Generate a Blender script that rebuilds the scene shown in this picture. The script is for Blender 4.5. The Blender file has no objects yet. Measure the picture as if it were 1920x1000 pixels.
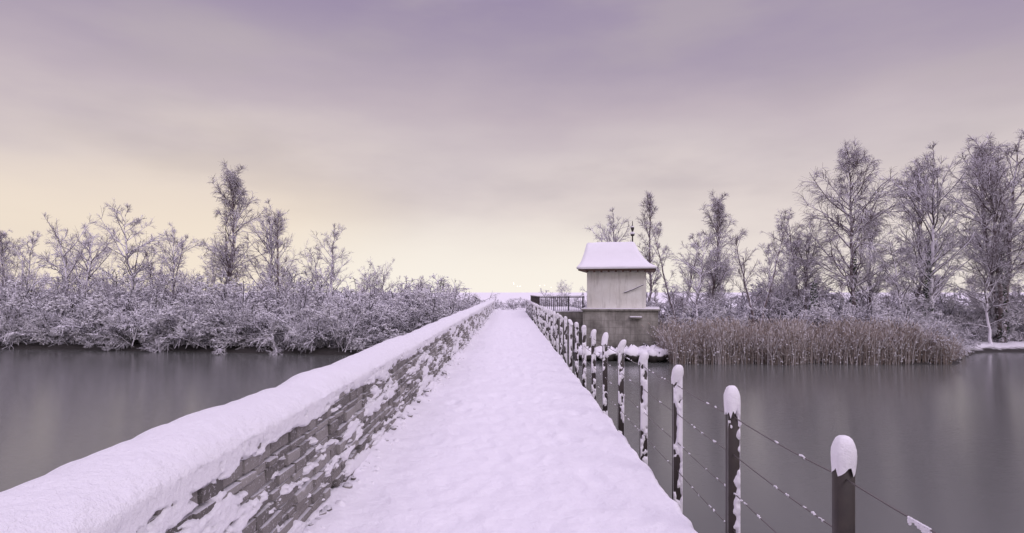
import bpy, math, numpy as np
from mathutils import Vector, Matrix
rng = np.random.default_rng(7)
scene = bpy.context.scene
scene.view_settings.view_transform = 'Standard'
scene.view_settings.look = 'None'
scene.view_settings.exposure = 0
COL = scene.collection

# ------------------------------------------------------------------ helpers
TAB = np.random.default_rng(3).random((256, 256))
def vnoise(x, y, s=0):
    x = np.asarray(x, float) + s * 17.31; y = np.asarray(y, float) + s * 9.17
    xi = np.floor(x).astype(int); yi = np.floor(y).astype(int)
    fx = x - xi; fy = y - yi
    fx = fx * fx * (3 - 2 * fx); fy = fy * fy * (3 - 2 * fy)
    a = TAB[xi % 256, yi % 256]; b = TAB[(xi + 1) % 256, yi % 256]
    c = TAB[xi % 256, (yi + 1) % 256]; d = TAB[(xi + 1) % 256, (yi + 1) % 256]
    return (a * (1 - fx) + b * fx) * (1 - fy) + (c * (1 - fx) + d * fx) * fy
def fbm(x, y, o=4, s=0):
    r = 0; a = 0.5; t = 0; f = 1.0
    for i in range(o):
        r = r + a * vnoise(np.asarray(x) * f, np.asarray(y) * f, s + i * 3); t += a; a *= 0.5; f *= 2.03
    return r / t

def mk_mesh(name, V, F, smooth=False):
    V = np.asarray(V, dtype=np.float32).reshape(-1, 3); F = np.asarray(F, dtype=np.int32)
    k = F.shape[1]
    me = bpy.data.meshes.new(name)
    me.vertices.add(len(V)); me.vertices.foreach_set('co', V.ravel())
    me.loops.add(F.size); me.loops.foreach_set('vertex_index', F.ravel())
    me.polygons.add(len(F)); me.polygons.foreach_set('loop_start', np.arange(len(F), dtype=np.int32) * k)
    if smooth: me.polygons.foreach_set('use_smooth', np.ones(len(F), dtype=bool))
    me.update(calc_edges=True); me.validate()
    return me
def obj(name, me, mat=None, parent=None, loc=(0, 0, 0), rz=0, sc=1):
    o = bpy.data.objects.new(name, me); COL.objects.link(o)
    if mat is not None and me is not None and len(me.materials) == 0: me.materials.append(mat)
    if parent is not None: o.parent = parent
    o.location = loc; o.rotation_euler[2] = rz
    o.scale = (sc, sc, sc) if not hasattr(sc, '__len__') else sc
    return o
def empty(name, loc=(0, 0, 0), rz=0):
    o = bpy.data.objects.new(name, None); COL.objects.link(o); o.location = loc; o.rotation_euler[2] = rz
    o.empty_display_size = 0.3
    return o
def grid(X, Y, Z):
    a, b = X.shape
    V = np.stack([X, Y, Z], -1).reshape(-1, 3)
    i = (np.arange(a - 1)[:, None] * b + np.arange(b - 1)[None, :]).ravel()
    F = np.stack([i, i + 1, i + b + 1, i + b], -1)
    return V, F
BF = np.array([[0, 3, 2, 1], [4, 5, 6, 7], [0, 1, 5, 4], [1, 2, 6, 5], [2, 3, 7, 6], [3, 0, 4, 7]])
def box_vf(x0, x1, y0, y1, z0, z1):
    return np.array([[x0, y0, z0], [x1, y0, z0], [x1, y1, z0], [x0, y1, z0], [x0, y0, z1], [x1, y0, z1], [x1, y1, z1], [x0, y1, z1]], float)
def boxes(L, jit=0.0):
    V = []; F = []
    for i, b in enumerate(L):
        v = box_vf(*b)
        if jit: v += rng.normal(0, jit, v.shape)
        V.append(v); F.append(BF + 8 * i)
    return np.concatenate(V), np.concatenate(F)
def merge(parts):
    V = []; F = []; n = 0
    for v, f in parts:
        V.append(v); F.append(f + n); n += len(v)
    return np.concatenate(V), np.concatenate(F)
def tubes(P, R, K=4, roll=None):
    B, n, _ = P.shape
    T = np.gradient(P, axis=1); T /= np.linalg.norm(T, axis=-1, keepdims=True) + 1e-9
    ref = np.zeros_like(T); ref[..., 2] = 1
    vert = np.abs(T[:, :1, 2]) > 0.93
    ref = np.where(vert[..., None], np.array([1.0, 0, 0]), ref)
    U = np.cross(ref, T); U /= np.linalg.norm(U, axis=-1, keepdims=True) + 1e-9
    W = np.cross(T, U)
    a = np.arange(K) * 2 * np.pi / K
    if roll is None: roll = np.zeros(B)
    A = a[None, :] + roll[:, None]
    V = P[:, :, None, :] + R[:, :, None, None] * (np.cos(A)[:, None, :, None] * U[:, :, None, :] + np.sin(A)[:, None, :, None] * W[:, :, None, :])
    b = np.arange(B)[:, None, None] * n * K; s = np.arange(n - 1)[None, :, None] * K; k = np.arange(K)[None, None, :]
    k2 = (k + 1) % K
    F = np.stack([b + s + k, b + s + k2, b + s + K + k2, b + s + K + k], -1).reshape(-1, 4)
    return V.reshape(-1, 3), F
def blobs(C, R, sq=0.8, nr=4, ns=7, jit=0.15, rg=rng):
    C = np.asarray(C, float); B = len(C); R = np.asarray(R, float) * np.ones(B)
    th = np.linspace(0.12, math.pi - 0.12, nr); ph = np.arange(ns) * 2 * math.pi / ns
    d = np.stack([np.sin(th)[:, None] * np.cos(ph), np.sin(th)[:, None] * np.sin(ph), np.cos(th)[:, None] * np.ones(ns)], -1)
    q = 1 + rg.normal(0, jit, (B, nr, ns, 1))
    V = C[:, None, None, :] + d[None] * q * R[:, None, None, None] * np.array([1, 1, sq])
    b = np.arange(B)[:, None, None] * nr * ns; s = np.arange(nr - 1)[None, :, None] * ns; k = np.arange(ns)[None, None, :]; k2 = (k + 1) % ns
    F = np.stack([b + s + k, b + s + ns + k, b + s + ns + k2, b + s + k2], -1).reshape(-1, 4)
    return V.reshape(-1, 3), F

# ------------------------------------------------------------------ materials
def new_mat(name):
    m = bpy.data.materials.new(name); m.use_nodes = True
    nt = m.node_tree; return m, nt, nt.nodes['Principled BSDF']
def N(nt, t, **kw):
    n = nt.nodes.new(t)
    for k, v in kw.items():
        if k in n.inputs: n.inputs[k].default_value = v
        else: setattr(n, k, v)
    return n
def mathn(nt, op, a, b=None, c=None):
    n = nt.nodes.new('ShaderNodeMath'); n.operation = op
    for i, v in enumerate((a, b, c)):
        if v is None: continue
        if isinstance(v, (int, float)): n.inputs[i].default_value = v
        else: nt.links.new(v, n.inputs[i])
    return n.outputs[0]
def mixc(nt, f, a, b):
    n = nt.nodes.new('ShaderNodeMix'); n.data_type = 'RGBA'
    for i, v in ((0, f), (6, a), (7, b)):
        if isinstance(v, (int, float)): n.inputs[i].default_value = v
        elif isinstance(v, tuple): n.inputs[i].default_value = (*v, 1) if len(v) == 3 else v
        else: nt.links.new(v, n.inputs[i])
    return n.outputs[2]
def noise(nt, scale, detail=4, vec=None, rough=0.55, out='Fac'):
    n = N(nt, 'ShaderNodeTexNoise', Scale=scale, Detail=detail, Roughness=rough)
    if vec is not None: nt.links.new(vec, n.inputs['Vector'])
    return n.outputs[out]
def coords(nt, scale=(1, 1, 1), kind='Object'):
    tc = nt.nodes.new('ShaderNodeTexCoord'); mp = nt.nodes.new('ShaderNodeMapping')
    nt.links.new(tc.outputs[kind], mp.inputs[0]); mp.inputs['Scale'].default_value = scale
    return mp.outputs[0]
def bump(nt, bs, h, st, dist):
    b = N(nt, 'ShaderNodeBump', Strength=st, Distance=dist); nt.links.new(h, b.inputs['Height']); nt.links.new(b.outputs[0], bs.inputs['Normal'])
SNOW = (0.87, 0.845, 0.895)
def snow_mat(name, s1=18, d1=0.02, s2=120, tint=SNOW):
    m, nt, bs = new_mat(name)
    v = coords(nt)
    n1 = noise(nt, s1, 5, v, 0.6); n2 = noise(nt, s2, 2, v)
    h = mathn(nt, 'ADD', n1, mathn(nt, 'MULTIPLY', n2, 0.25))
    bump(nt, bs, h, 0.7, d1)
    c = mixc(nt, noise(nt, 2.2, 3, v), tuple(t * 0.94 for t in tint), tint)
    nt.links.new(c, bs.inputs['Base Color']); bs.inputs['Roughness'].default_value = 0.7
    bs.inputs['Specular IOR Level'].default_value = 0.25
    return m
M_snow = snow_mat('snow_path_mat', 14, 0.03)
M_cap = snow_mat('snow_cap_mat', 20, 0.035, 150, (0.87, 0.85, 0.895))
M_small = snow_mat('snow_small_mat', 30, 0.01)

def snowmix(nt, basecol, thr, amp, nsc, snow, w=0.12):
    g = nt.nodes.new('ShaderNodeNewGeometry'); sx = nt.nodes.new('ShaderNodeSeparateXYZ')
    nt.links.new(g.outputs['Normal'], sx.inputs[0])
    n = noise(nt, nsc, 3, coords(nt))
    f = mathn(nt, 'ADD', sx.outputs[2], mathn(nt, 'MULTIPLY', mathn(nt, 'SUBTRACT', n, 0.5), amp))
    mr = N(nt, 'ShaderNodeMapRange'); mr.interpolation_type = 'SMOOTHSTEP'
    nt.links.new(f, mr.inputs[0]); mr.inputs[1].default_value = thr - w; mr.inputs[2].default_value = thr + w
    return mixc(nt, mr.outputs[0], basecol, snow)
def bark_snow(name, bark, thr, amp=0.9, nsc=3.0, snow=(0.87, 0.835, 0.905)):
    m, nt, bs = new_mat(name)
    bc = mixc(nt, noise(nt, 1.1, 3, coords(nt)), bark, tuple(b * 1.8 for b in bark))
    nt.links.new(snowmix(nt, bc, thr, amp, nsc, snow), bs.inputs['Base Color'])
    bs.inputs['Roughness'].default_value = 0.85; bs.inputs['Specular IOR Level'].default_value = 0.2
    return m
M_tree = bark_snow('snowy_bark', (0.12, 0.095, 0.095), 0.1)
M_treew = bark_snow('snowier_bark', (0.10, 0.083, 0.085), -0.1)
M_bush = bark_snow('snowy_twigs', (0.06, 0.056, 0.053), 0.0, 1.6, 1.6)
M_ivy = bark_snow('snowy_ivy', (0.035, 0.05, 0.03), 0.45, 0.8, 5)

m, nt, bs = new_mat('parapet_stone'); M_stone = m
g = nt.nodes.new('ShaderNodeNewGeometry'); v = coords(nt)
r = nt.nodes.new('ShaderNodeValToRGB'); nt.links.new(g.outputs['Random Per Island'], r.inputs[0])
r.color_ramp.elements[0].color = (0.17, 0.155, 0.145, 1); r.color_ramp.elements[1].color = (0.46, 0.43, 0.41, 1)
e = r.color_ramp.elements.new(0.5); e.color = (0.30, 0.275, 0.26, 1)
n1 = noise(nt, 9, 6, v, 0.7); n2 = noise(nt, 60, 4, v, 0.7)
c = mixc(nt, mathn(nt, 'MULTIPLY', n1, 0.5), r.outputs[0], (0.13, 0.12, 0.115))
c = mixc(nt, mathn(nt, 'GREATER_THAN', n2, 0.61), c, (0.6, 0.57, 0.6))
c = snowmix(nt, c, 0.35, 0.8, 6.0, SNOW)
nt.links.new(c, bs.inputs['Base Color']); bs.inputs['Roughness'].default_value = 0.9
bump(nt, bs, mathn(nt, 'ADD', n1, n2), 0.9, 0.03)
m, nt, bs = new_mat('dark_mortar'); M_mortar = m
bs.inputs['Base Color'].default_value = (0.06, 0.055, 0.052, 1); bs.inputs['Roughness'].default_value = 0.95

def concrete(name, c1, c2, blocks=False, dark=(0.09, 0.08, 0.07)):
    m, nt, bs = new_mat(name); v = coords(nt)
    n1 = noise(nt, 0.9, 7, v, 0.65); n2 = noise(nt, 14, 5, v, 0.7)
    r = nt.nodes.new('ShaderNodeMapRange'); nt.links.new(n1, r.inputs[0]); r.inputs[1].default_value = 0.38; r.inputs[2].default_value = 0.64
    c = mixc(nt, r.outputs[0], c1, c2)
    st = noise(nt, 2.0, 5, coords(nt, (2.2, 2.2, 0.25)), 0.7)
    r2 = nt.nodes.new('ShaderNodeMapRange'); nt.links.new(st, r2.inputs[0]); r2.inputs[1].default_value = 0.5; r2.inputs[2].default_value = 0.75; r2.inputs[4].default_value = 0.8
    c = mixc(nt, r2.outputs[0], c, dark)
    h = n2
    if blocks:
        b = N(nt, 'ShaderNodeTexBrick', Scale=1.0); b.inputs['Mortar Size'].default_value = 0.015
        b.inputs['Brick Width'].default_value = 0.9; b.inputs['Row Height'].default_value = 0.42
        sx = nt.nodes.new('ShaderNodeSeparateXYZ'); nt.links.new(v, sx.inputs[0]); cb = nt.nodes.new('ShaderNodeCombineXYZ')
        nt.links.new(mathn(nt, 'ADD', sx.outputs[0], sx.outputs[1]), cb.inputs[0]); nt.links.new(sx.outputs[2], cb.inputs[1])
        nt.links.new(cb.outputs[0], b.inputs['Vector'])
        c = mixc(nt, mathn(nt, 'MULTIPLY', b.outputs['Fac'], 0.4), c, dark)
    c = mixc(nt, mathn(nt, 'MULTIPLY', n2, 0.3), c, tuple(x * 0.6 for x in c1))
    nt.links.new(c, bs.inputs['Base Color']); bs.inputs['Roughness'].default_value = 0.9
    bump(nt, bs, h, 0.5, 0.03)
    return m
M_plaster = concrete('tower_plaster', (0.86, 0.85, 0.80), (0.76, 0.735, 0.67), dark=(0.42, 0.39, 0.34))
M_base = concrete('tower_stone', (0.42, 0.40, 0.36), (0.16, 0.15, 0.13), True)
M_conc = concrete('bridge_concrete', (0.32, 0.3, 0.29), (0.22, 0.21, 0.2))
m, nt, bs = new_mat('post_steel'); M_steel = m
n1 = noise(nt, 12, 5, coords(nt), 0.7)
nt.links.new(mixc(nt, n1, (0.015, 0.012, 0.015), (0.06, 0.044, 0.038)), bs.inputs['Base Color'])
bs.inputs['Roughness'].default_value = 0.55
m, nt, bs = new_mat('cable_steel'); M_cable = m
bs.inputs['Base Color'].default_value = (0.16, 0.14, 0.14, 1); bs.inputs['Metallic'].default_value = 0.6; bs.inputs['Roughness'].default_value = 0.5
m, nt, bs = new_mat('eave_wood'); M_wood = m
nt.links.new(mixc(nt, noise(nt, 3, 5, coords(nt, (1, 8, 8))), (0.1, 0.06, 0.045), (0.2, 0.13, 0.1)), bs.inputs['Base Color']); bs.inputs['Roughness'].default_value = 0.8

m, nt, bs = new_mat('dry_reed'); M_reed = m
g = nt.nodes.new('ShaderNodeNewGeometry'); r = nt.nodes.new('ShaderNodeValToRGB'); nt.links.new(g.outputs['Random Per Island'], r.inputs[0])
r.color_ramp.elements[0].color = (0.17, 0.135, 0.12, 1); r.color_ramp.elements[1].color = (0.85, 0.82, 0.85, 1)
for p, c in ((0.35, (0.33, 0.265, 0.225)), (0.62, (0.46, 0.39, 0.35)), (0.76, (0.62, 0.56, 0.56))):
    e = r.color_ramp.elements.new(p); e.color = (*c, 1)
nt.links.new(r.outputs[0], bs.inputs['Base Color']); bs.inputs['Roughness'].default_value = 0.85

m, nt, bs = new_mat('snowy_ground_mat'); M_ground = m
g = nt.nodes.new('ShaderNodeNewGeometry'); sx = nt.nodes.new('ShaderNodeSeparateXYZ'); nt.links.new(g.outputs['Position'], sx.inputs[0])
n1 = noise(nt, 1.3, 5, g.outputs['Position'], 0.65)
hz = mathn(nt, 'ADD', sx.outputs[2], mathn(nt, 'MULTIPLY', mathn(nt, 'SUBTRACT', n1, 0.5), 0.5))
hz = mathn(nt, 'SUBTRACT', hz, mathn(nt, 'MULTIPLY', mathn(nt, 'MULTIPLY', mathn(nt, 'LESS_THAN', sx.outputs[0], 26.0), mathn(nt, 'LESS_THAN', sx.outputs[1], 54.0)), 0.22))
mr = N(nt, 'ShaderNodeMapRange'); nt.links.new(hz, mr.inputs[0]); mr.inputs[1].default_value = -2.08; mr.inputs[2].default_value = -1.92
nt.links.new(mixc(nt, mr.outputs[0], (0.035, 0.03, 0.028), SNOW), bs.inputs['Base Color']); bs.inputs['Roughness'].default_value = 0.8
bump(nt, bs, n1, 0.6, 0.2)

m, nt, bs = new_mat('lake_water_mat'); M_water = m
bs.inputs['Base Color'].default_value = (0.125, 0.128, 0.12, 1); bs.inputs['IOR'].default_value = 1.36
nw = noise(nt, 30.0, 2, coords(nt, (0.12, 1.0, 1)))
bump(nt, bs, nw, 0.3, 0.01)
bs.inputs['Roughness'].default_value = 0.08

# ------------------------------------------------------------------ world
w = bpy.data.worlds.new('World'); scene.world = w; w.use_nodes = True
nt = w.node_tree; bg = nt.nodes['Background']
tc = nt.nodes.new('ShaderNodeTexCoord'); nv = N(nt, 'ShaderNodeVectorMath'); nv.operation = 'NORMALIZE'
nt.links.new(tc.outputs['Generated'], nv.inputs[0]); sx = nt.nodes.new('ShaderNodeSeparateXYZ'); nt.links.new(nv.outputs[0], sx.inputs[0])
def cloud(scale, loc, sc):
    mp = nt.nodes.new('ShaderNodeMapping'); nt.links.new(nv.outputs[0], mp.inputs[0]); mp.inputs['Scale'].default_value = scale; mp.inputs['Location'].default_value = loc
    return noise(nt, sc, 6, mp.outputs[0], 0.5)
n1 = cloud((1.0, 1.0, 3.4), (3.3, 1.7, 0.4), 1.6)
nd = mathn(nt, 'MULTIPLY', mathn(nt, 'SUBTRACT', n1, 0.5), 0.26)
wgt = mathn(nt, 'MINIMUM', mathn(nt, 'MULTIPLY', mathn(nt, 'MAXIMUM', sx.outputs[2], 0.0), 5.0), 1.0)
zz = mathn(nt, 'ADD', sx.outputs[2], mathn(nt, 'MULTIPLY', nd, wgt))
r = nt.nodes.new('ShaderNodeValToRGB'); nt.links.new(zz, r.inputs[0]); r.color_ramp.interpolation = 'LINEAR'
els = [(0.0, (0.87, 0.79, 0.73)), (0.08, (0.82, 0.735, 0.69)), (0.15, (0.75, 0.66, 0.64)), (0.22, (0.65, 0.57, 0.585)), (0.29, (0.53, 0.45, 0.505)), (0.36, (0.41, 0.345, 0.44)), (0.45, (0.335, 0.275, 0.405)), (0.85, (1.22, 1.06, 1.40))]
r.color_ramp.elements[0].position = 0; r.color_ramp.elements[0].color = (*els[0][1], 1)
r.color_ramp.elements[1].position = els[-1][0]; r.color_ramp.elements[1].color = (*els[-1][1], 1)
for p, c in els[1:-1]:
    e = r.color_ramp.elements.new(p); e.color = (*c, 1)
n2 = cloud((1.3, 1.3, 4.2), (0.8, 5.1, 2.4), 2.1)
mr = N(nt, 'ShaderNodeMapRange'); mr.interpolation_type = 'SMOOTHSTEP'; nt.links.new(n2, mr.inputs[0]); mr.inputs[1].default_value = 0.45; mr.inputs[2].default_value = 0.70; mr.inputs[4].default_value = 0.5
c = mixc(nt, mathn(nt, 'MULTIPLY', mr.outputs[0], wgt), r.outputs[0], (0.48, 0.42, 0.45))
def glow(c, gd, lo, s, col, mask=None, pw=1.0):
    dp = N(nt, 'ShaderNodeVectorMath'); dp.operation = 'DOT_PRODUCT'; nt.links.new(nv.outputs[0], dp.inputs[0]); dp.inputs[1].default_value = Vector(gd).normalized()
    mr = N(nt, 'ShaderNodeMapRange'); mr.interpolation_type = 'SMOOTHERSTEP'; nt.links.new(dp.outputs['Value'], mr.inputs[0])
    mr.inputs[1].default_value = lo; mr.inputs[2].default_value = 1.0; mr.inputs[4].default_value = s
    f = mr.outputs[0]
    if mask is not None: f = mathn(nt, 'MULTIPLY', f, mask)
    return mixc(nt, f, c, col)
mz = N(nt, 'ShaderNodeMapRange'); mz.interpolation_type = 'SMOOTHSTEP'; nt.links.new(zz, mz.inputs[0]); mz.inputs[1].default_value = 0.10; mz.inputs[2].default_value = 0.30; mz.inputs[3].default_value = 1.0; mz.inputs[4].default_value = 0.0
c = glow(c, (-0.56, 0.82, 0.10), 0.86, 0.5, (0.96, 0.81, 0.60), mz.outputs[0])
mz2 = N(nt, 'ShaderNodeMapRange'); mz2.interpolation_type = 'SMOOTHSTEP'; nt.links.new(zz, mz2.inputs[0]); mz2.inputs[1].default_value = -0.02; mz2.inputs[2].default_value = 0.20; mz2.inputs[3].default_value = 1.0; mz2.inputs[4].default_value = 0.0
c = glow(c, (-0.02, 1, -0.02), 0.90, 0.8, (0.98, 0.92, 0.82), mz2.outputs[0])
nt.links.new(c, bg.inputs['Color']); bg.inputs['Strength'].default_value = 1.0

sl = bpy.data.lights.new('sun', 'SUN'); sl.energy = 0.95; sl.angle = math.radians(20); sl.color = (1, 0.91, 1.0)
so = bpy.data.objects.new('sun', sl); COL.objects.link(so)
d = Vector((0.6, -0.7, 0.7)); so.rotation_euler = d.to_track_quat('Z', 'Y').to_euler(); so.location = (20, -30, 40)

# ------------------------------------------------------------------ camera
cd = bpy.data.cameras.new('camera'); cam = bpy.data.objects.new('camera', cd); COL.objects.link(cam)
cam.location = (0, 0, 1.795); cam.rotation_euler = (math.radians(90), 0, 0)
cd.sensor_width = 36; cd.lens = 20.63; cd.shift_y = 0.025; cd.shift_x = 0.002; cd.clip_start = 0.05; cd.clip_end = 10000
scene.camera = cam

# ------------------------------------------------------------------ terrain + water
WZ = -2.2
def shore(x):
    xs = [-4000, -400, -60, -40, -25, -10, -5, 0, 7, 8.5, 9.5, 25, 28, 32, 45, 80, 4000]
    ys = [300, 90, 46, 42.2, 40, 37.2, 42, 53, 53, 46, 33, 32.6, 36, 39.5, 40.5, 46, 300]
    return np.interp(x, xs, ys)
ax = np.concatenate([-np.geomspace(4000, 62, 40), np.arange(-60, 60.1, 0.5), np.geomspace(62, 4000, 40)])
ay = np.concatenate([-np.geomspace(2500, 22, 12), np.arange(-20, 29, 3.0), np.arange(30, 62, 0.4), np.geomspace(63, 5000, 70)])
GX, GY = np.meshgrid(ax, ay)
dd = GY - shore(GX) + (fbm(GX * 0.5, GY * 0.5, 3) - 0.5) * 1.6
GZ = WZ + np.clip(dd * 0.3, -1.6, 0.35) + np.clip(dd - 1, 0, 10) * 0.02 + np.where(dd > 0, (fbm(GX * 0.7, GY * 0.7, 3, 5) - 0.4) * 0.3, 0)
V, F = grid(GX, GY, GZ); obj('snowy_ground', mk_mesh('snowy_ground', V, F, True), M_ground)
V = np.array([[-4000, -2500, WZ], [4000, -2500, WZ], [4000, 700, WZ], [-4000, 700, WZ]]); obj('lake_water', mk_mesh('lake', V, [[0, 1, 2, 3]]), M_water)

# ------------------------------------------------------------------ bridge
YEND = 57.0
ys = [-3.0]
while ys[-1] < YEND: ys.append(ys[-1] + max(0.012, 0.006 * abs(ys[-1])) if ys[-1] > 1.0 else ys[-1] + 0.05)
ys = np.array(ys)
br = empty('footbridge')
V, F = boxes([(-2.0, 1.5, -3, YEND, -0.5, -0.14)] + [(-1.7, 1.25, y, y + 0.8, -4, -0.5) for y in np.arange(4, 56, 8)])
obj('deck_slab', mk_mesh('deck_slab', V, F), M_conc, br)
V = np.array([[-2, YEND, -0.02], [1.6, YEND, -0.02], [2.2, 75, -1.75], [-2.4, 75, -1.75]]); obj('snowy_ramp', mk_mesh('ramp', V, [[0, 1, 2, 3]]), M_snow, br)
xe = 1.40 + 0.07 * (fbm(ys * 2.2, ys * 0 + 3, 3) - 0.5) + 0.03 * (fbm(ys * 9, ys * 0, 2) - 0.5)
u = np.linspace(0, 1, 190)
PX = -1.52 + (xe[:, None] + 1.52) * u[None, :]
PY = np.repeat(ys[:, None], 190, 1)
PZ = 0.045 * (fbm(PX * 1.3, PY * 1.0, 2, 2) - 0.5) + 0.042 * (fbm(PX * 5, PY * 4, 3, 6) - 0.5) + 0.009 * (fbm(PX * 16, PY * 14, 2, 8) - 0.5)
PZ -= 0.03 * np.exp(-((PX + 0.0) / 0.75) ** 2)
frg = np.random.default_rng(5)
nf = 620
fy = 1.2 + (YEND - 1.5) * frg.random(nf) ** 1.35; fx = frg.normal(0, 0.62, nf); fa = frg.normal(0, 0.3, nf); fd = frg.uniform(0.005, 0.021, nf)
for i in range(nf):
    if abs(fx[i]) > 1.25: continue
    m0 = np.searchsorted(ys, fy[i] - 0.4); m1 = np.searchsorted(ys, fy[i] + 0.4)
    dx = PX[m0:m1] - fx[i]; dy = PY[m0:m1] - fy[i]
    a = dx * math.cos(fa[i]) + dy * math.sin(fa[i]); b = -dx * math.sin(fa[i]) + dy * math.cos(fa[i])
    q = (a / 0.09) ** 2 + (b / 0.18) ** 2
    PZ[m0:m1] += -fd[i] * np.exp(-q) + fd[i] * 0.35 * np.exp(-(np.sqrt(q) - 1.6) ** 2 * 4)
wl = np.clip((-1.15 - PX) / 0.35, 0, 1)
PZ += wl ** 1.5 * (0.03 + 0.13 * fbm(PX * 3, PY * 2.2, 3, 12)) 
PZ += np.clip((PX - 0.95) / 0.4, 0, 1) ** 1.5 * 0.035
PZ -= np.clip((PX - (xe[:, None] - 0.05)) / 0.05, 0, 1) ** 2 * 0.025
ex = [0.02, 0.035, 0.03, 0.0]; ez = [-0.05, -0.10, -0.17, -0.22]
PX = np.concatenate([PX] + [(xe + e + 0.02 * (fbm(ys * 12, ys * 0 + i, 2) - .5))[:, None] for i, e in enumerate(ex)], 1)
PZ = np.concatenate([PZ] + [(PZ[:, 189] + e)[:, None] for e in ez], 1)
PY = np.repeat(ys[:, None], 194, 1)
V, F = grid(PX, PY, PZ); obj('snow_walkway', mk_mesh('snow_walkway', V, F[:, ::-1], True), M_snow, br)
n = 200
cy = 2.0 + 50 * frg.random(n) ** 1.5; cx = -1.44 + np.abs(frg.normal(0, 0.09, n)); cr = frg.uniform(0.015, 0.05, n)
V, F = blobs(np.stack([cx, cy, 0.07 - (cx + 1.44) * 0.3], -1), cr, 0.8, 6, 9, 0.13, frg)
obj('snow_clods', mk_mesh('clods', V, F, True), M_small, br)
n = 90
cy = 3.0 + 35 * frg.random(n) ** 1.4; cx = -1.47 + np.abs(frg.normal(0, 0.035, n)); cr = frg.uniform(0.015, 0.045, n)
V, F = blobs(np.stack([cx, cy, 0.08 + 0 * cx], -1), cr, 0.7, 5, 7, 0.2, frg)
obj('fallen_stones', mk_mesh('fallen', V, F), M_stone, br)

# ------------------------------------------------------------------ parapet wall
wall = empty('stone_parapet_wall')
V, F = boxes([(-1.93, -1.54, -3, YEND, -0.14, 0.93)]); obj('core', mk_mesh('core', V, F), M_mortar, wall)
st = []; z = -0.02; srg = np.random.default_rng(11)
while z < 0.90:
    h = srg.choice([0.055, 0.075, 0.095], p=[.3, .4, .3]); h = min(h, 0.945 - z)
    y = -3 + srg.random() * 0.3
    while y < YEND:
        L = srg.uniform(0.12, 0.34)
        p = srg.normal(0.0, 0.011)
        st.append((-1.60, -1.5 + p, y, min(y + L - 0.018, YEND), z, z + h - 0.015))
        y += L
    z += h
V, F = boxes(st, 0.0035); o = obj('stones', mk_mesh('stones', V, F), M_stone, wall)
bv = o.modifiers.new('b', 'BEVEL'); bv.width = 0.009; bv.segments = 2; bv.limit_method = 'NONE'
V, F = boxes([(-1.96, -1.931, -3, YEND, -0.14, 0.93)]); obj('outer_face', mk_mesh('outer', V, F), M_stone, wall)
yw = [-1.0]
while yw[-1] < YEND: yw.append(yw[-1] + (max(0.009, 0.0042 * yw[-1]) if yw[-1] > 1.0 else 0.04))
yw = np.array(yw); zw = np.linspace(0.0, 0.96, 120)
WYg, WZg = np.meshgrid(yw, zw, indexing='ij')
sk = WYg + WZg * 0.15
mm = 0.60 * fbm(sk * 1.3, WZg * 8.0, 3, 21) + 0.40 * fbm(sk * 8, WZg * 24, 4, 23)
drip = fbm(WYg * 16, WZg * 1.5, 3, 30)
mm = mm + 0.03 * np.clip((WYg - 8) / 20, 0, 1)
top = np.clip((WZg - 0.80) / 0.12, 0, 1.4); low = fbm(WYg * 1.3, WYg * 0, 2, 33)
mm += top * (0.09 + 0.42 * (drip - 0.42) + 0.30 * (low - 0.45))
mm += np.clip((0.10 - WZg) / 0.1, 0, 1) * 0.06
TH_ = 0.555
h = np.clip((mm - TH_) * 0.5, -0.045, 0.028) + np.where(mm > TH_, 0.004, -0.014) + 0.006 * (fbm(WYg * 30, WZg * 40, 2, 40) - 0.5)
V, F = grid(-1.5 + h, WYg, WZg); obj('stuck_snow', mk_mesh('stuck', V, F, True), M_cap, wall)
prof = np.array([(-1.965, 0.80), (-2.0, 0.86), (-2.015, 0.92), (-2.0, 0.98), (-1.95, 1.025), (-1.87, 1.055), (-1.78, 1.065), (-1.69, 1.06), (-1.60, 1.04), (-1.53, 1.01), (-1.485, 0.98), (-1.465, 0.955), (-1.465, 0.935), (-1.48, 0.92), (-1.51, 0.915)])
tt = np.linspace(0, len(prof) - 1, 44); pi = np.arange(len(prof))
px = np.interp(tt, pi, prof[:, 0]); pz = np.interp(tt, pi, prof[:, 1])
k = np.ones(5) / 5
px[2:-2] = np.convolve(px, k, 'valid'); pz[2:-2] = np.convolve(pz, k, 'valid')
Yc, Tc = np.meshgrid(yw, tt, indexing='ij')
lump = 0.06 * (fbm(Yc * 1.6, Tc * 0.12, 3, 50) - 0.5) + 0.02 * (fbm(Yc * 7, Tc * 0.5, 3, 52) - 0.5)
nrmx = np.gradient(pz); nrmz = -np.gradient(px); ln = np.hypot(nrmx, nrmz); nrmx = -nrmx / ln; nrmz = -nrmz / ln
sgn = 1 if nrmz[22] > 0 else -1
CX = px[None, :] + sgn * nrmx[None, :] * lump; CZ = pz[None, :] + sgn * nrmz[None, :] * lump
CZ += 0.04 * (fbm(Yc * 0.35, Yc * 0, 2, 55) - 0.5)
inner = np.clip((Tc - 11.2) / 2.8, 0, 1)
CZ -= inner * (0.07 * fbm(Yc * 14, Yc * 0 + 2, 3, 57) + 0.11 * np.clip(fbm(Yc * 1.5, Yc * 0, 2, 58) - 0.4, 0, 1) + 0.10 * np.clip(fbm(Yc * 30, Yc * 0 + 2, 2, 59) - 0.5, 0, 1))
V, F = grid(CX, Yc, CZ); obj('snow_cap', mk_mesh('cap', V, F, True), M_cap, wall)

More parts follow.
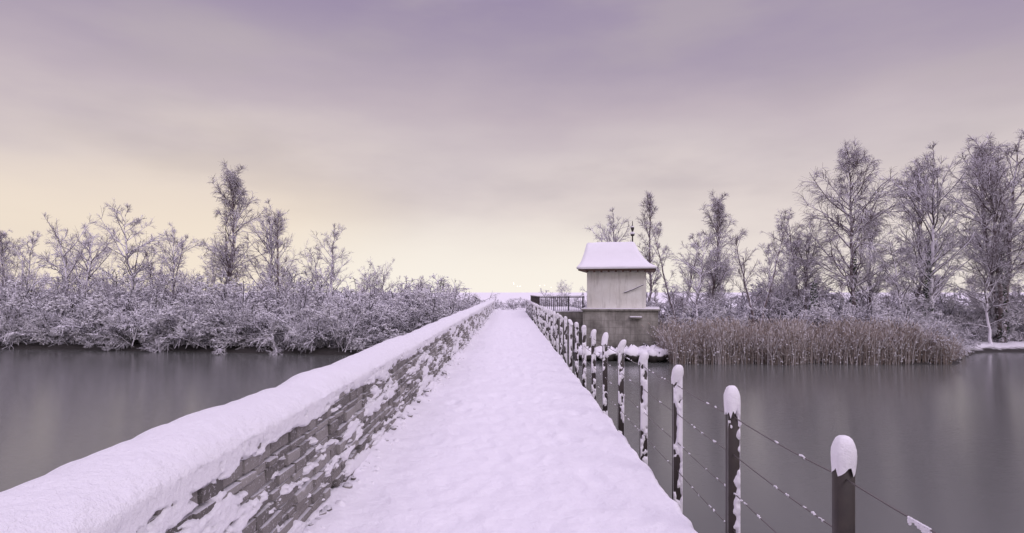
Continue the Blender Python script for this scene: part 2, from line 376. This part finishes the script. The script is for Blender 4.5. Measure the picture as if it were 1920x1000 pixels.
# ------------------------------------------------------------------ cable fence
fence = empty('cable_fence')
S = 1.4; py = np.arange(1, 42) * S; PXF = 1.59; PW = 0.042; PD = 0.028
jx = rng.normal(0, 0.004, len(py))
V, F = boxes([(PXF - PW + j, PXF + PW + j, y - PD, y + PD, -0.42, 1.0) for y, j in zip(py, jx)])
o = obj('posts', mk_mesh('posts', V, F), M_steel, fence); bv = o.modifiers.new('b', 'BEVEL'); bv.width = 0.004
V, F = boxes([(1.5, PXF - PW - 0.002, y - 0.02, y + 0.02, -0.36, -0.22) for y in py]); obj('brackets', mk_mesh('brackets', V, F), M_steel, fence)
parts = []
prg = np.random.default_rng(21)
for i, y in enumerate(py):
    K = 20; lev = [(0.96, -0.05 - prg.random() * 0.03), (1.03, -0.015), (1.06, 0.02), (1.02, 0.05), (0.9, 0.078), (0.68, 0.10), (0.4, 0.112), (0.05, 0.115)]
    hs = prg.uniform(0.7, 1.1); ph = np.arange(K) * 2 * math.pi / K
    lnx, lny = prg.normal(0, .016, 2)
    vv = []; base_n = prg.normal(0, 0.05, K); base_n = (base_n + np.roll(base_n, 1)) / 1.4
    for s, dz in lev:
        rr = 1 / (np.abs(np.cos(ph)) ** 3.2 + np.abs(np.sin(ph)) ** 3.2) ** (1 / 3.2)
        q = s * rr * (1 + base_n + prg.normal(0, 0.025, K)); zz_ = 1.0 + dz * hs + (prg.normal(0, 0.018, K) if dz <= -0.04 else 0)
        vv.append(np.stack([PXF + jx[i] + q * np.cos(ph) * (PW + 0.007) + lnx * dz * 10, y + q * np.sin(ph) * (PD + 0.018) + lny * dz * 10, zz_ * np.ones(K)], -1))
    vv = np.concatenate(vv); s = np.arange(len(lev) - 1)[:, None] * K; kk = np.arange(K)[None, :]; k2 = (kk + 1) % K
    parts.append((vv, np.stack([s + kk, s + k2, s + K + k2, s + K + kk], -1).reshape(-1, 4)))
    nz = 110 if i < 10 else 40
    gx, gz = np.meshgrid(np.linspace(-PW, PW, 14), np.linspace(-0.3, 1.0, nz), indexing='ij')
    cov = {0: -0.3, 1: -0.3, 2: 0.02, 3: 0.15}.get(i, 0.14) + prg.normal(0, 0.02)
    f = fbm(gx * 16 + i * 7, gz * 9, 3, 60) + (0.22 * np.clip(gx / PW + 0.15, -1, 1) if i in (2, 3) else 0)
    hh = np.clip((f - 0.60 + cov) * 0.14, -0.008, 0.022)
    hh = hh * np.where(np.abs(gx) > PW * 0.95, 0.2, 1) 
    if i > 1:
        V, F = grid(PXF + jx[i] + gx * 1.04, y - PD - hh, gz); parts.append((V, F))
V, F = merge(parts); obj('post_snow', mk_mesh('post_snow', V, F, True), M_small, fence)
P = []
for hgt, sag in ((0.91, 0.015), (0.64, 0.012), (0.37, 0.012), (0.10, 0.01)):
    for a in range(len(py) - 1):
        t = np.linspace(0, 1, 9); P.append(np.stack([np.full(9, PXF - 0.0), py[a] + t * S, hgt - sag * 4 * t * (1 - t)], -1))
P = np.array(P); V, F = tubes(P, np.full(P.shape[:2], 0.004), 6); obj('cables', mk_mesh('cables', V, F, True), M_cable, fence)
C = []; R = []
for _ in range(260):
    k_ = prg.integers(0, 4); hgt = (0.91, 0.64, 0.37, 0.10)[k_]; y0 = 2.9 + 40 * prg.random() ** 1.5; L = prg.uniform(0.01, 0.06)
    tS = ((y0 / S) % 1); sg = 0.05 * tS * (1 - tS)
    for t in np.arange(0, L, 0.01):
        C.append((PXF + prg.normal(0, .0015), y0 + t, hgt + 0.003 - sg + prg.normal(0, 0.002))); R.append(prg.uniform(0.004, 0.008))
for y0, L in ((2.22, 0.12), (1.9, 0.1), (4.04, 0.04)):
    for t in np.arange(0, L, 0.007):
        dep = 0.012 + 0.014 * prg.random() + 0.01 * math.sin(t * 60)
        for q in np.arange(0, dep, 0.006): C.append((PXF, y0 + t, 0.897 - q)); R.append(0.006)
V, F = blobs(C, R, 0.9, 4, 6, 0.12, prg); obj('cable_snow', mk_mesh('cable_snow', V, F, True), M_small, fence)

# ------------------------------------------------------------------ tower house
TH = empty('stone_tower_house', (7.12, 39.0, 0), math.radians(-14))
def ch(name, parts, mat, parent, smooth=False, bev=0):
    V, F = boxes(parts); o = obj(name, mk_mesh(name, V, F, smooth), mat, parent)
    if bev: b = o.modifiers.new('b', 'BEVEL'); b.width = bev; b.segments = 2
    return o
ch('stone_plinth', [(-2.0, 2.65, -2.3, 2.6, -3.2, 0.62)], M_base, TH, bev=0.03)
ch('plinth_coping', [(-2.1, 2.75, -2.4, 2.7, 0.622, 0.72)], M_base, TH, bev=0.02)
ch('plinth_snow', [(-2.08, 2.73, -2.38, 2.68, 0.723, 0.78)], M_small, TH, bev=0.03)
ch('walls', [(-1.8, 1.85, -1.75, 1.9, 0.74, 3.16)], M_plaster, TH, bev=0.02)
ch('ledge', [(0.95, 1.65, -2.48, -2.3, 0.15, 0.22)], M_base, TH); ch('ledge_snow', [(0.93, 1.67, -2.5, -2.3, 0.223, 0.30)], M_small, TH, bev=0.03)
ch('door', [(-1.86, -1.8, -0.5, 0.5, 0.85, 2.8)], M_wood, TH); ch('door_frame', [(-1.84, -1.8, -0.62, -0.502, 0.85, 2.92), (-1.84, -1.8, 0.502, 0.62, 0.85, 2.92)], M_base, TH)
ch('eaves', [(-2.3, 2.45, -2.25, 2.4, 3.16, 3.26)], M_wood, TH, bev=0.01)
ch('rafter_ends', [(x, x + 0.09, -2.2, -1.76, 3.07, 3.158) for x in np.arange(-1.8, 1.9, 0.45)], M_wood, TH)
P = np.array([[[0.55, -1.80, 1.75], [1.1, -1.86, 1.95], [1.75, -1.95, 2.25]]]); V, F = tubes(P, np.full((1, 3), 0.025), 6); obj('wall_rod', mk_mesh('rod', V, F), M_steel, TH)
P2 = P + np.array([0, 0, 0.035]); V, F = tubes(P2, np.full((1, 3), 0.028), 6); obj('rod_snow', mk_mesh('rods', V, F), M_small, TH)
rings = [(-2.38, 2.53, -2.33, 2.48, 3.262), (-2.40, 2.58, -2.36, 2.5, 3.36), (-2.36, 2.50, -2.3, 2.45, 3.42), (-2.24, 2.12, -1.9, 2.1, 3.62), (-2.15, 1.78, -1.45, 1.7, 3.95), (-2.06, 1.45, -0.95, 1.2, 4.42), (-1.98, 1.16, -0.4, 0.62, 5.0), (-1.92, 1.06, -0.12, 0.34, 5.1), (-1.82, 0.95, 0.05, 0.15, 5.13)]
m_ = 14; vv = []
for x0, x1, y0, y1, z_ in rings:
    t = np.linspace(0, 1, m_, endpoint=False)
    lx = np.concatenate([x0 + (x1 - x0) * t, np.full(m_, x1), x1 + (x0 - x1) * t, np.full(m_, x0)])
    ly = np.concatenate([np.full(m_, y0), y0 + (y1 - y0) * t, np.full(m_, y1), y1 + (y0 - y1) * t])
    vv.append(np.stack([lx, ly, np.full(4 * m_, z_) + (0 if z_ < 3.27 else 1) * 0.05 * (fbm(lx * 2, ly * 2, 2, int(z_ * 9)) - 0.5)], -1))
K = 4 * m_; vv = np.concatenate(vv); s = np.arange(len(rings) - 1)[:, None] * K; kk = np.arange(K)[None, :]; k2 = (kk + 1) % K
F = np.stack([s + kk, s + k2, s + K + k2, s + K + kk], -1).reshape(-1, 4)
o = obj('snowy_roof', mk_mesh('roof', vv, F, True), M_small, TH)
prof = [(0.05, 5.05), (0.045, 5.5), (0.12, 5.52), (0.14, 5.62), (0.07, 5.7), (0.04, 5.75), (0.1, 5.95), (0.12, 6.05), (0.03, 6.2), (0.02, 6.5), (0.0, 6.52)]
P = np.array([[[1.0, 0.1, z_] for _, z_ in prof]]); V, F = tubes(P, np.array([[r_ for r_, _ in prof]]), 10); obj('roof_finial', mk_mesh('finial', V, F, True), M_steel, TH)
V, F = blobs([(1.0, 0.1, 5.68), (1.0, 0.1, 6.1)], [0.16, 0.11], 0.7, 6, 10, 0.05); obj('finial_snow', mk_mesh('fs', V, F, True), M_small, TH)

PF = empty('viewing_platform')
ch('retaining_wall', [(1.95, 5.4, 40.0, 52, -3.4, 0.42)], M_base, PF, bev=0.03)
ch('platform_snow', [(1.93, 5.42, 39.97, 52, 0.423, 0.52)], M_small, PF, bev=0.04)
RL = empty('platform_railing')
bars = []
for x in np.arange(2.0, 5.1, 0.14): bars.append((x - 0.014, x + 0.014, 40.1, 40.13, 0.5, 1.42))
for x in (2.0, 3.0, 4.0, 5.0): bars.append((x - 0.035, x + 0.035, 40.08, 40.15, 0.5, 1.5))
for y in np.arange(40.3, 56.5, 0.16): bars.append((1.99, 2.02, y - 0.014, y + 0.014, 0.3, 1.42))
for x in np.arange(2.1, 5.3, 0.16): bars.append((x - 0.014, x + 0.014, 51.8, 51.83, 0.5, 1.42))
V, F = boxes(bars); obj('bars', mk_mesh('bars', V, F), M_steel, RL)
ch('top_rail', [(1.95, 5.1, 40.085, 40.145, 1.422, 1.48), (1.96, 2.05, 40.147, 56.5, 1.425, 1.482), (2.052, 5.3, 51.78, 51.85, 1.422, 1.48)], M_steel, RL)
ch('rail_snow', [(1.95, 5.1, 40.08, 40.15, 1.502, 1.55), (1.97, 2.04, 40.16, 56.5, 1.484, 1.54)], M_small, RL, bev=0.01)

rr_ = np.random.default_rng(31); n = 150
rx = rr_.uniform(4.2, 10.6, n); ry = 34.4 + rr_.normal(0, 0.5, n) - (rx - 8) * 0.12; r0 = rr_.uniform(0.15, 0.55, n)
V, F = blobs(np.stack([rx, ry, -2.0 + r0 * 0.3], -1), r0, 0.8, 6, 8, 0.16, rr_)
M_rock = bark_snow('snowy_rock', (0.045, 0.04, 0.038), 0.15, 0.9, 2.0, SNOW)
obj('shore_rocks', mk_mesh('shore_rocks', V, F), M_rock)
P = np.array([[[9.4, 33.0, -3], [9.4, 33.0, -2], [9.42, 33.0, -1.2]]]); V, F = tubes(P, np.full((1, 3), 0.06), 8); obj('mooring_post', mk_mesh('mp', V, F), M_steel)

# ------------------------------------------------------------------ vegetation
def kids(P, L, cnt, t0, t1, lfac, ang, droop, n, rg, jit=0.12, tip=0.5):
    B, m_, _ = P.shape
    idx = np.repeat(np.arange(B), cnt); t = rg.uniform(t0, t1, len(idx))
    f = t * (m_ - 1); i = np.minimum(f.astype(int), m_ - 2); fr = (f - i)[:, None]
    base = P[idx, i] * (1 - fr) + P[idx, i + 1] * fr
    dr = P[idx, i + 1] - P[idx, i]; dr /= np.linalg.norm(dr, axis=1, keepdims=True) + 1e-9
    rv = rg.normal(size=dr.shape); pp = np.cross(dr, rv); pp /= np.linalg.norm(pp, axis=1, keepdims=True) + 1e-9
    a = rg.uniform(ang[0], ang[1], len(idx))[:, None]
    d_ = np.cos(a) * dr + np.sin(a) * pp
    ll = L[idx] * lfac * rg.uniform(0.55, 1.1, len(idx)) * (1 - tip * t)
    pts = [base]
    for k_ in range(n - 1):
        pts.append(pts[-1] + d_ * (ll / (n - 1))[:, None])
        d_ = d_ + np.array([0, 0, -droop]) + rg.normal(0, jit, d_.shape); d_ /= np.linalg.norm(d_, axis=1, keepdims=True)
    return np.stack(pts, 1), ll
def taper(B, n, r0, r1): 
    return np.asarray(r0)[:, None] * (1 - np.linspace(0, 1, n))[None, :] + r1 * np.linspace(0, 1, n)[None, :] if hasattr(r0, '__len__') else np.tile(np.linspace(r0, r1, n), (B, 1))
def tree_mesh(seed, H=12.0, spread=0.24, up=(0.5, 0.95), n1=46, n2=9, n3=9, droop=(0.02, 0.08, 0.22), tw=0.0115, lean=0.0, wander=0.05, start=0.22, stems=1, l3=0.9, fork=0.10):
    rg = np.random.default_rng(seed); parts = []; allP1 = []; allL1 = []
    aa = rg.uniform(0, 6.28)
    for s_ in range(stems):
        hs = 1 - 0.10 * s_
        nT = 16; z = np.linspace(0, H * hs, nT); wob = np.cumsum(rg.normal(0, wander, (nT, 2)), 0); wob -= wob[0]
        a0 = aa + s_ * 6.28 / stems + rg.normal(0, 0.3); ln_ = (fork if stems > 1 else 0) + lean
        T = np.stack([wob[:, 0] + z * ln_ * math.cos(a0) + (0.1 * s_), wob[:, 1] + z * ln_ * math.sin(a0), z], -1)
        rad = H * 0.0115 * (1 - np.linspace(0, 1, nT)) ** 0.8 + 0.012; rad[0] *= 1.35
        parts.append(tubes(T[None], rad[None], 8))
        nn = n1 // stems if stems > 1 else n1
        t = np.sort(rg.uniform(start, 0.985, nn)); az = np.arange(nn) * 2.4 + rg.normal(0, 0.5, nn)
        base = np.stack([np.interp(t * H * hs, z, T[:, i_]) for i_ in range(3)], -1)
        el = rg.uniform(up[0], up[1], nn) + 0.35 * t
        d_ = np.stack([np.cos(az) * np.cos(el), np.sin(az) * np.cos(el), np.sin(el)], -1)
        q = (t - start) / (1 - start)
        ll = H * spread * (0.25 + 1.0 * np.sin(np.pi * np.clip(0.15 + 0.78 * q, 0, 1)) ** 0.8) * rg.uniform(0.6, 1.3, nn) * (1 - 0.45 * q)
        n = 8; pts = [base]
        for k_ in range(n - 1):
            pts.append(pts[-1] + d_ * (ll / (n - 1))[:, None]); d_ = d_ + np.array([0, 0, -droop[0]]) + rg.normal(0, 0.11, d_.shape); d_ /= np.linalg.norm(d_, axis=1, keepdims=True)
        P1 = np.stack(pts, 1); allP1.append(P1); allL1.append(ll)
    P1 = np.concatenate(allP1); L1 = np.concatenate(allL1)
    parts.append(tubes(P1, taper(len(P1), 8, 0.010 + L1 * 0.012, 0.012), 5))
    P2, L2 = kids(P1, L1, n2, 0.15, 1.0, 0.45, (0.4, 0.95), droop[1], 6, rg)
    parts.append(tubes(P2, taper(len(P2), 6, 0.019, 0.010), 4, rg.uniform(0, 6, len(P2))))
    P3, L3 = kids(P2, np.maximum(L2, 0.6), n3, 0.1, 1.0, l3, (0.3, 1.0), droop[2], 4, rg)
    parts.append(tubes(P3, taper(len(P3), 4, tw, tw * 0.6), 3, rg.uniform(0, 6, len(P3))))
    V, F = merge(parts); return mk_mesh('tree%d' % seed, V, F)
birch = [tree_mesh(101, spread=0.30, up=(0.35, 0.9), droop=(0.02, 0.12, 0.35), n1=58, n2=11, n3=9, l3=1.1, tw=0.010),
         tree_mesh(102, spread=0.28, up=(0.35, 0.95), droop=(0.02, 0.10, 0.3), n1=64, n2=10, n3=9, l3=1.1, stems=2, tw=0.010),
         tree_mesh(103, spread=0.27, up=(0.45, 1.0), droop=(0.01, 0.08, 0.25), n1=56, n2=10, n3=9, l3=1.0, tw=0.010),
         tree_mesh(104, spread=0.26, up=(0.45, 1.0), droop=(0.0, 0.08, 0.28), n1=72, n2=9, n3=9, l3=1.1, stems=3, tw=0.010, fork=0.13),
         tree_mesh(105, spread=0.22, up=(0.5, 1.05), droop=(0.01, 0.10, 0.3), n1=64, n2=9, n3=9, l3=1.0, tw=0.010, wander=0.07)]
oak = [tree_mesh(201, spread=0.32, up=(0.25, 0.9), droop=(-0.02, 0.0, 0.02), n1=38, n2=8, n3=8, tw=0.012, stems=2, wander=0.07, fork=0.15),
       tree_mesh(202, spread=0.30, up=(0.4, 1.0), droop=(-0.03, 0.0, 0.03), n1=40, n2=8, n3=8, tw=0.012, wander=0.09),
       tree_mesh(203, spread=0.32, up=(0.3, 0.9), droop=(-0.02, -0.01, 0.0), n1=39, n2=9, n3=8, tw=0.012, stems=3, wander=0.06, fork=0.17),
       tree_mesh(204, spread=0.36, up=(0.1, 0.8), droop=(0.0, 0.02, 0.05), n1=34, n2=9, n3=8, tw=0.012, wander=0.12, start=0.15)]
slim = [tree_mesh(301, spread=0.17, up=(0.6, 1.1), droop=(-0.03, -0.01, 0.0), n1=44, n2=8, n3=6, wander=0.05),
        tree_mesh(302, spread=0.19, up=(0.5, 1.1), droop=(-0.03, 0.0, 0.05), n1=38, n2=8, n3=6, lean=0.12, stems=2)]
def shrub_mesh(seed, H=4.0, stems=26, n2=9, n3=8, clump=3600):
    rg = np.random.default_rng(seed); az = rg.uniform(0, 6.28, stems); el = rg.uniform(0.35, 1.5, stems)
    d_ = np.stack([np.cos(az) * np.cos(el), np.sin(az) * np.cos(el), np.sin(el)], -1)
    base = np.stack([rg.normal(0, 0.5, stems), rg.normal(0, 0.5, stems), np.zeros(stems) - 0.1], -1); ll = H * rg.uniform(0.55, 1.1, stems) * (0.6 + 0.4 * np.sin(el))
    pts = [base]
    for k_ in range(7):
        pts.append(pts[-1] + d_ * (ll / 7)[:, None]); d_ = d_ + np.array([0, 0, -0.06]) + rg.normal(0, 0.14, d_.shape); d_ /= np.linalg.norm(d_, axis=1, keepdims=True)
    P1 = np.stack(pts, 1); parts = [tubes(P1, taper(stems, 8, 0.045, 0.014), 5)]
    P2, L2 = kids(P1, ll, n2, 0.12, 1.0, 0.42, (0.4, 1.1), 0.07, 5, rg); parts.append(tubes(P2, taper(len(P2), 5, 0.022, 0.013), 4, rg.uniform(0, 6, len(P2))))
    P3, L3 = kids(P2, np.maximum(L2, 0.6), n3, 0.1, 1.0, 0.75, (0.3, 1.2), 0.12, 4, rg); parts.append(tubes(P3, taper(len(P3), 4, 0.014, 0.010), 3, rg.uniform(0, 6, len(P3))))
    V, F = merge(parts)
    w_ = fbm(P3[:, 1, 0] * 1.4 + 50, P3[:, 1, 2] * 1.4 + P3[:, 1, 1] * 1.1 + 50, 2, seed % 50); w_ = np.clip(w_ - 0.38, 0.01, 1) ** 1.7 * np.clip(0.1 + P3[:, 1, 2] / H, 0.02, 2); w_ /= w_.sum()
    pick = rg.choice(len(P3), clump, p=w_); C = P3[pick, rg.integers(0, 4, clump)] + rg.normal(0, 0.02, (clump, 3))
    V2, F2 = blobs(C, rg.uniform(0.022, 0.075, clump), 0.55, 3, 5, 0.25, rg)
    VV, FF = merge([(V, F), (V2, F2)]); me = mk_mesh('shrub%d' % seed, VV, FF); me.materials.append(M_bush); me.materials.append(M_small)
    mi = np.zeros(len(FF), dtype=np.int32); mi[len(F):] = 1
    if len(me.polygons) == len(FF): me.polygons.foreach_set('material_index', mi)
    return me
shrubs = [shrub_mesh(400 + i) for i in range(5)]
sparse = [shrub_mesh(420 + i, clump=1500, stems=22, n3=8) for i in range(3)]
def gz(x, y): 
    dd_ = y - shore(x); return float(WZ + np.clip(dd_ * 0.3, -1.6, 0.35) + max(dd_ - 1, 0) * 0.01)
def tree(kind, lst, i, x, y, H, mat, rz=None, tilt=0):
    me = lst[i % len(lst)]
    o = obj(kind, me, None, None, (x, y, gz(x, y) - 0.1), rng.uniform(0, 6.28) if rz is None else rz, H / 12.0)
    return o
for mlist, mt in ((birch, M_tree), (oak, M_treew), (slim, M_tree)):
    for me in mlist: me.materials.append(mt)
T = []
for kind, lst, i, x, y, H in [
    ('bare_tree', oak, 1, 8.6, 50, 10.0), ('birch_tree', slim, 0, 11.3, 48, 11.4), ('bare_tree', slim, 1, 12.6, 44, 8.6), ('bare_tree', oak, 3, 14.0, 43, 7.4),
    ('birch_tree', birch, 4, 15.8, 45, 10.6), ('bare_tree', slim, 1, 18.2, 43, 8.8), ('bare_tree', oak, 2, 19.9, 44, 6.8), ('bare_tree', oak, 0, 17.0, 48, 7.4),
    ('birch_tree', birch, 1, 22.4, 45, 9.4), ('birch_tree', birch, 0, 25.2, 43, 13.5), ('birch_tree', birch, 2, 28.0, 46, 9.4), ('bare_tree', oak, 1, 30.0, 42, 13.2), ('birch_tree', birch, 4, 32.0, 46, 13.6),
    ('birch_tree', birch, 3, 35.2, 42, 14.8), ('birch_tree', birch, 4, 37.4, 46, 15.2), ('birch_tree', birch, 1, 41.0, 44, 10.8), ('birch_tree', birch, 0, 45, 44, 12.5), ('bare_tree', oak, 2, 24.0, 49, 8.0), ('bare_tree', oak, 0, 48, 46, 12), ('bare_tree', oak, 3, 27.0, 41, 7.0), ('bare_tree', oak, 3, 33.6, 41, 8.0)]:
    T.append(tree(kind, lst, i, x, y, H, None))
for kind, lst, i, x, y, H in [
    ('bare_tree', oak, 0, -33.9, 46, 9.4), ('bare_tree', oak, 3, -30.0, 46, 9.8), ('bare_tree', oak, 1, -26.4, 46, 8.4), ('birch_tree', birch, 4, -21.8, 46, 12.9), ('bare_tree', oak, 1, -19.4, 47, 10.2),
    ('bare_tree', slim, 0, -17.8, 45, 9.6), ('bare_tree', oak, 2, -14.4, 46, 8.2), ('bare_tree', oak, 2, -38.5, 46, 7.8), ('birch_tree', birch, 2, -41.5, 48, 8.2), ('bare_tree', slim, 1, -28.2, 48, 8.0), ('bare_tree', oak, 1, -45, 47, 8), ('bare_tree', oak, 3, -36.0, 50, 8.2), ('bare_tree', oak, 0, -24.2, 49, 7.6), ('bare_tree', oak, 0, -11.2, 49, 6.3)]:
    T.append(tree(kind, lst, i, x, y, H, None))
irg = np.random.default_rng(77)
def ivy_mesh(H, R, n):
    z = irg.uniform(0, H, n) ; a = irg.uniform(0, 6.28, n); r_ = R * (0.35 + 0.65 * irg.random(n)) * (0.5 + 0.8 * fbm(z * 1.6, a, 2)) * (1 - 0.5 * z / H)
    C = np.stack([r_ * np.cos(a), r_ * np.sin(a), z], -1); u_ = irg.normal(size=(n, 3)); u_ /= np.linalg.norm(u_, axis=1, keepdims=True); v_ = np.cross(u_, irg.normal(size=(n, 3))); v_ /= np.linalg.norm(v_, axis=1, keepdims=True)
    s_ = irg.uniform(0.04, 0.08, n)[:, None]
    V = np.stack([C - u_ * s_, C - v_ * s_ * .7, C + u_ * s_, C + v_ * s_ * .7], 1).reshape(-1, 3); F = np.arange(4 * n).reshape(-1, 4); return mk_mesh('ivy', V, F)
iv = ivy_mesh(6.0, 0.38, 1000); iv.materials.append(M_ivy)
for k_ in (13, 11, 9, 4): o = obj('ivy', iv, None, T[k_])
iv2 = ivy_mesh(4.2, 0.5, 900); iv2.materials.append(M_ivy)
for x, y in ((21.0, 40.5), (31.0, 43.6)): obj('ivy_covered_stump', iv2, None, None, (x, y, gz(x, y)), 0, 1)

lt = empty('snowy_shrub_thicket'); brg = np.random.default_rng(9)
def bush(parent, x, y, H, lst=shrubs):
    me = lst[brg.integers(0, len(lst))]; s_ = H / 4.0
    obj('shrub', me, None, parent, (x, y, gz(x, y) - 0.1), brg.uniform(0, 6.28), (s_ * brg.uniform(0.95, 1.25), s_ * brg.uniform(0.95, 1.25), s_))
for x in np.arange(-48, -9, 1.7):
    y = float(shore(x)) + 0.9 + brg.uniform(0, 0.6); bush(lt, x + brg.normal(0, .3), y, brg.uniform(1.9, 3.6))
for x in np.arange(-50, -5, 1.9):
    bush(lt, x + brg.normal(0, .4), float(shore(x)) + 3.2 + brg.uniform(0, 1.2), brg.uniform(3.2, 5.6))
for x in np.arange(-52, -5.6, 2.2):
    bush(lt, x + brg.normal(0, .5), max(float(shore(x)), 46) + 5 + brg.uniform(0, 3), brg.uniform(4.3, 6.8) , sparse)
for x in np.arange(-16, -5.2, 1.5): bush(lt, x, 47 + brg.uniform(0, 3), brg.uniform(4.4, 5.8), sparse if brg.random() < .5 else shrubs)
rt = empty('snowy_shrub_thicket')
for x in np.arange(10.5, 50, 1.7):
    bush(rt, x + brg.normal(0, .4), float(shore(x)) + 4.2 + brg.uniform(0, 1.5), brg.uniform(2.4, 3.8), shrubs)
for x in np.arange(9, 54, 1.9):
    bush(rt, x + brg.normal(0, .4), 44 + brg.uniform(0, 4), brg.uniform(3.2, 5.4), sparse if brg.random() < .5 else shrubs)
for x in np.arange(24, 50, 1.6): bush(rt, x, float(shore(x)) + 2.2 + brg.uniform(0, .8), brg.uniform(1.4, 2.4), shrubs)
for x in np.arange(6, 60, 3): bush(rt, x, 54 + brg.uniform(0, 5), brg.uniform(3.6, 5.4), sparse)
db = empty('distant_trees')
for x in np.arange(-170, 175, 5.0):
    if abs(x) < 6: continue
    yy = 95 + brg.uniform(0, 30); obj('tree', (oak + birch)[brg.integers(0, 9)], None, db, (x, yy, -1.8), brg.uniform(0, 6.28), brg.uniform(3.5, 6.0) / 12 * (1.0 + 0.3 * (abs(x) > 40)))
for x in np.arange(-12, 14, 2.4): bush(db, x + brg.normal(0, .4), 100 + brg.uniform(0, 20), brg.uniform(2.0, 3.0), sparse)

# ------------------------------------------------------------------ reeds
n = 17000; R_ = np.random.default_rng(55)
x = 9.0 + 19.0 * R_.random(n) ** 0.97; yb = 32.3 + (fbm(x * 0.6, x * 0, 2) - .5) * 1.2 + np.clip(x - 24.0, 0, 5) * 1.0
y = yb + 5.0 * R_.random(n) ** 1.1
H = (1.3 + 1.35 * fbm(x * 0.8, y * 0.9, 3, 4)) * R_.uniform(0.4, 1.08, n) * np.clip((29.0 - x) / 6.0, 0.3, 1)
az = R_.uniform(0, 6.28, n); ln_ = np.abs(R_.normal(0, 0.28, n)); b0 = np.stack([x, y, np.full(n, WZ - 0.1)], -1)
P = np.stack([b0 + np.stack([np.cos(az) * ln_ * H * t * t, np.sin(az) * ln_ * H * t * t, (H + 0.1) * t], -1) for t in (0, 0.4, 0.75, 1.0)], 1)
Rr = np.tile(np.array([0.010, 0.010, 0.009, 0.004]), (n, 1)); p1 = tubes(P, Rr, 3, R_.uniform(0, 6, n))
k_ = 6000; hb = P[:k_, 3]; dirn = P[:k_, 3] - P[:k_, 2]; dirn /= np.linalg.norm(dirn, axis=1, keepdims=True)
HP = np.stack([hb - dirn * 0.05, hb + dirn * 0.06 + np.array([0.01, 0, 0]), hb + dirn * 0.16 + R_.normal(0, .03, (k_, 3))], 1); p2 = tubes(HP, np.tile(np.array([0.008, 0.026, 0.004]), (k_, 1)), 4)
q = R_.integers(0, n, 12000); tl = R_.uniform(0.2, 0.95, 12000)[:, None]; s0 = P[q, 0] * (1 - tl) + P[q, 3] * tl; la = R_.uniform(0, 6.28, 12000); LL = R_.uniform(0.15, 0.5, 12000)
dl = np.stack([np.cos(la) * LL, np.sin(la) * LL, R_.uniform(-0.2, 0.7, 12000) * LL], -1); LP = np.stack([s0, s0 + dl * 0.6 + [0, 0, 0.05], s0 + dl + [0, 0, -0.06]], 1); p3 = tubes(LP, np.tile(np.array([0.008, 0.012, 0.003]), (12000, 1)), 3)
V, F = merge([p1, p2, p3]); obj('reed_bed', mk_mesh('reeds', V, F), M_reed)
q = R_.integers(0, n, 15000); C = P[q, 2] * 0.5 + P[q, 3] * 0.5; C[:, 2] -= R_.uniform(0, 1.0, len(q)) ** 1.4 * 1.1
V, F = blobs(C, R_.uniform(0.018, 0.055, len(q)), 0.7, 3, 5, 0.2, R_); obj('reed_snow', mk_mesh('rs', V, F), M_small)

m, nt, bs = new_mat('town_lamp'); bs.inputs['Emission Color'].default_value = (1, 0.93, 0.78, 1); bs.inputs['Emission Strength'].default_value = 1.6
lg = np.random.default_rng(8); n = 7
lx = lg.uniform(-35, 100, n); lz = 10 + lg.uniform(0, 30, n)
V, F = blobs(np.stack([lx, np.full(n, 1400.0), lz], -1), lg.uniform(0.6, 1.0, n), 1, 5, 7, 0, lg); obj('town_lights', mk_mesh('tl', V, F, True), m)
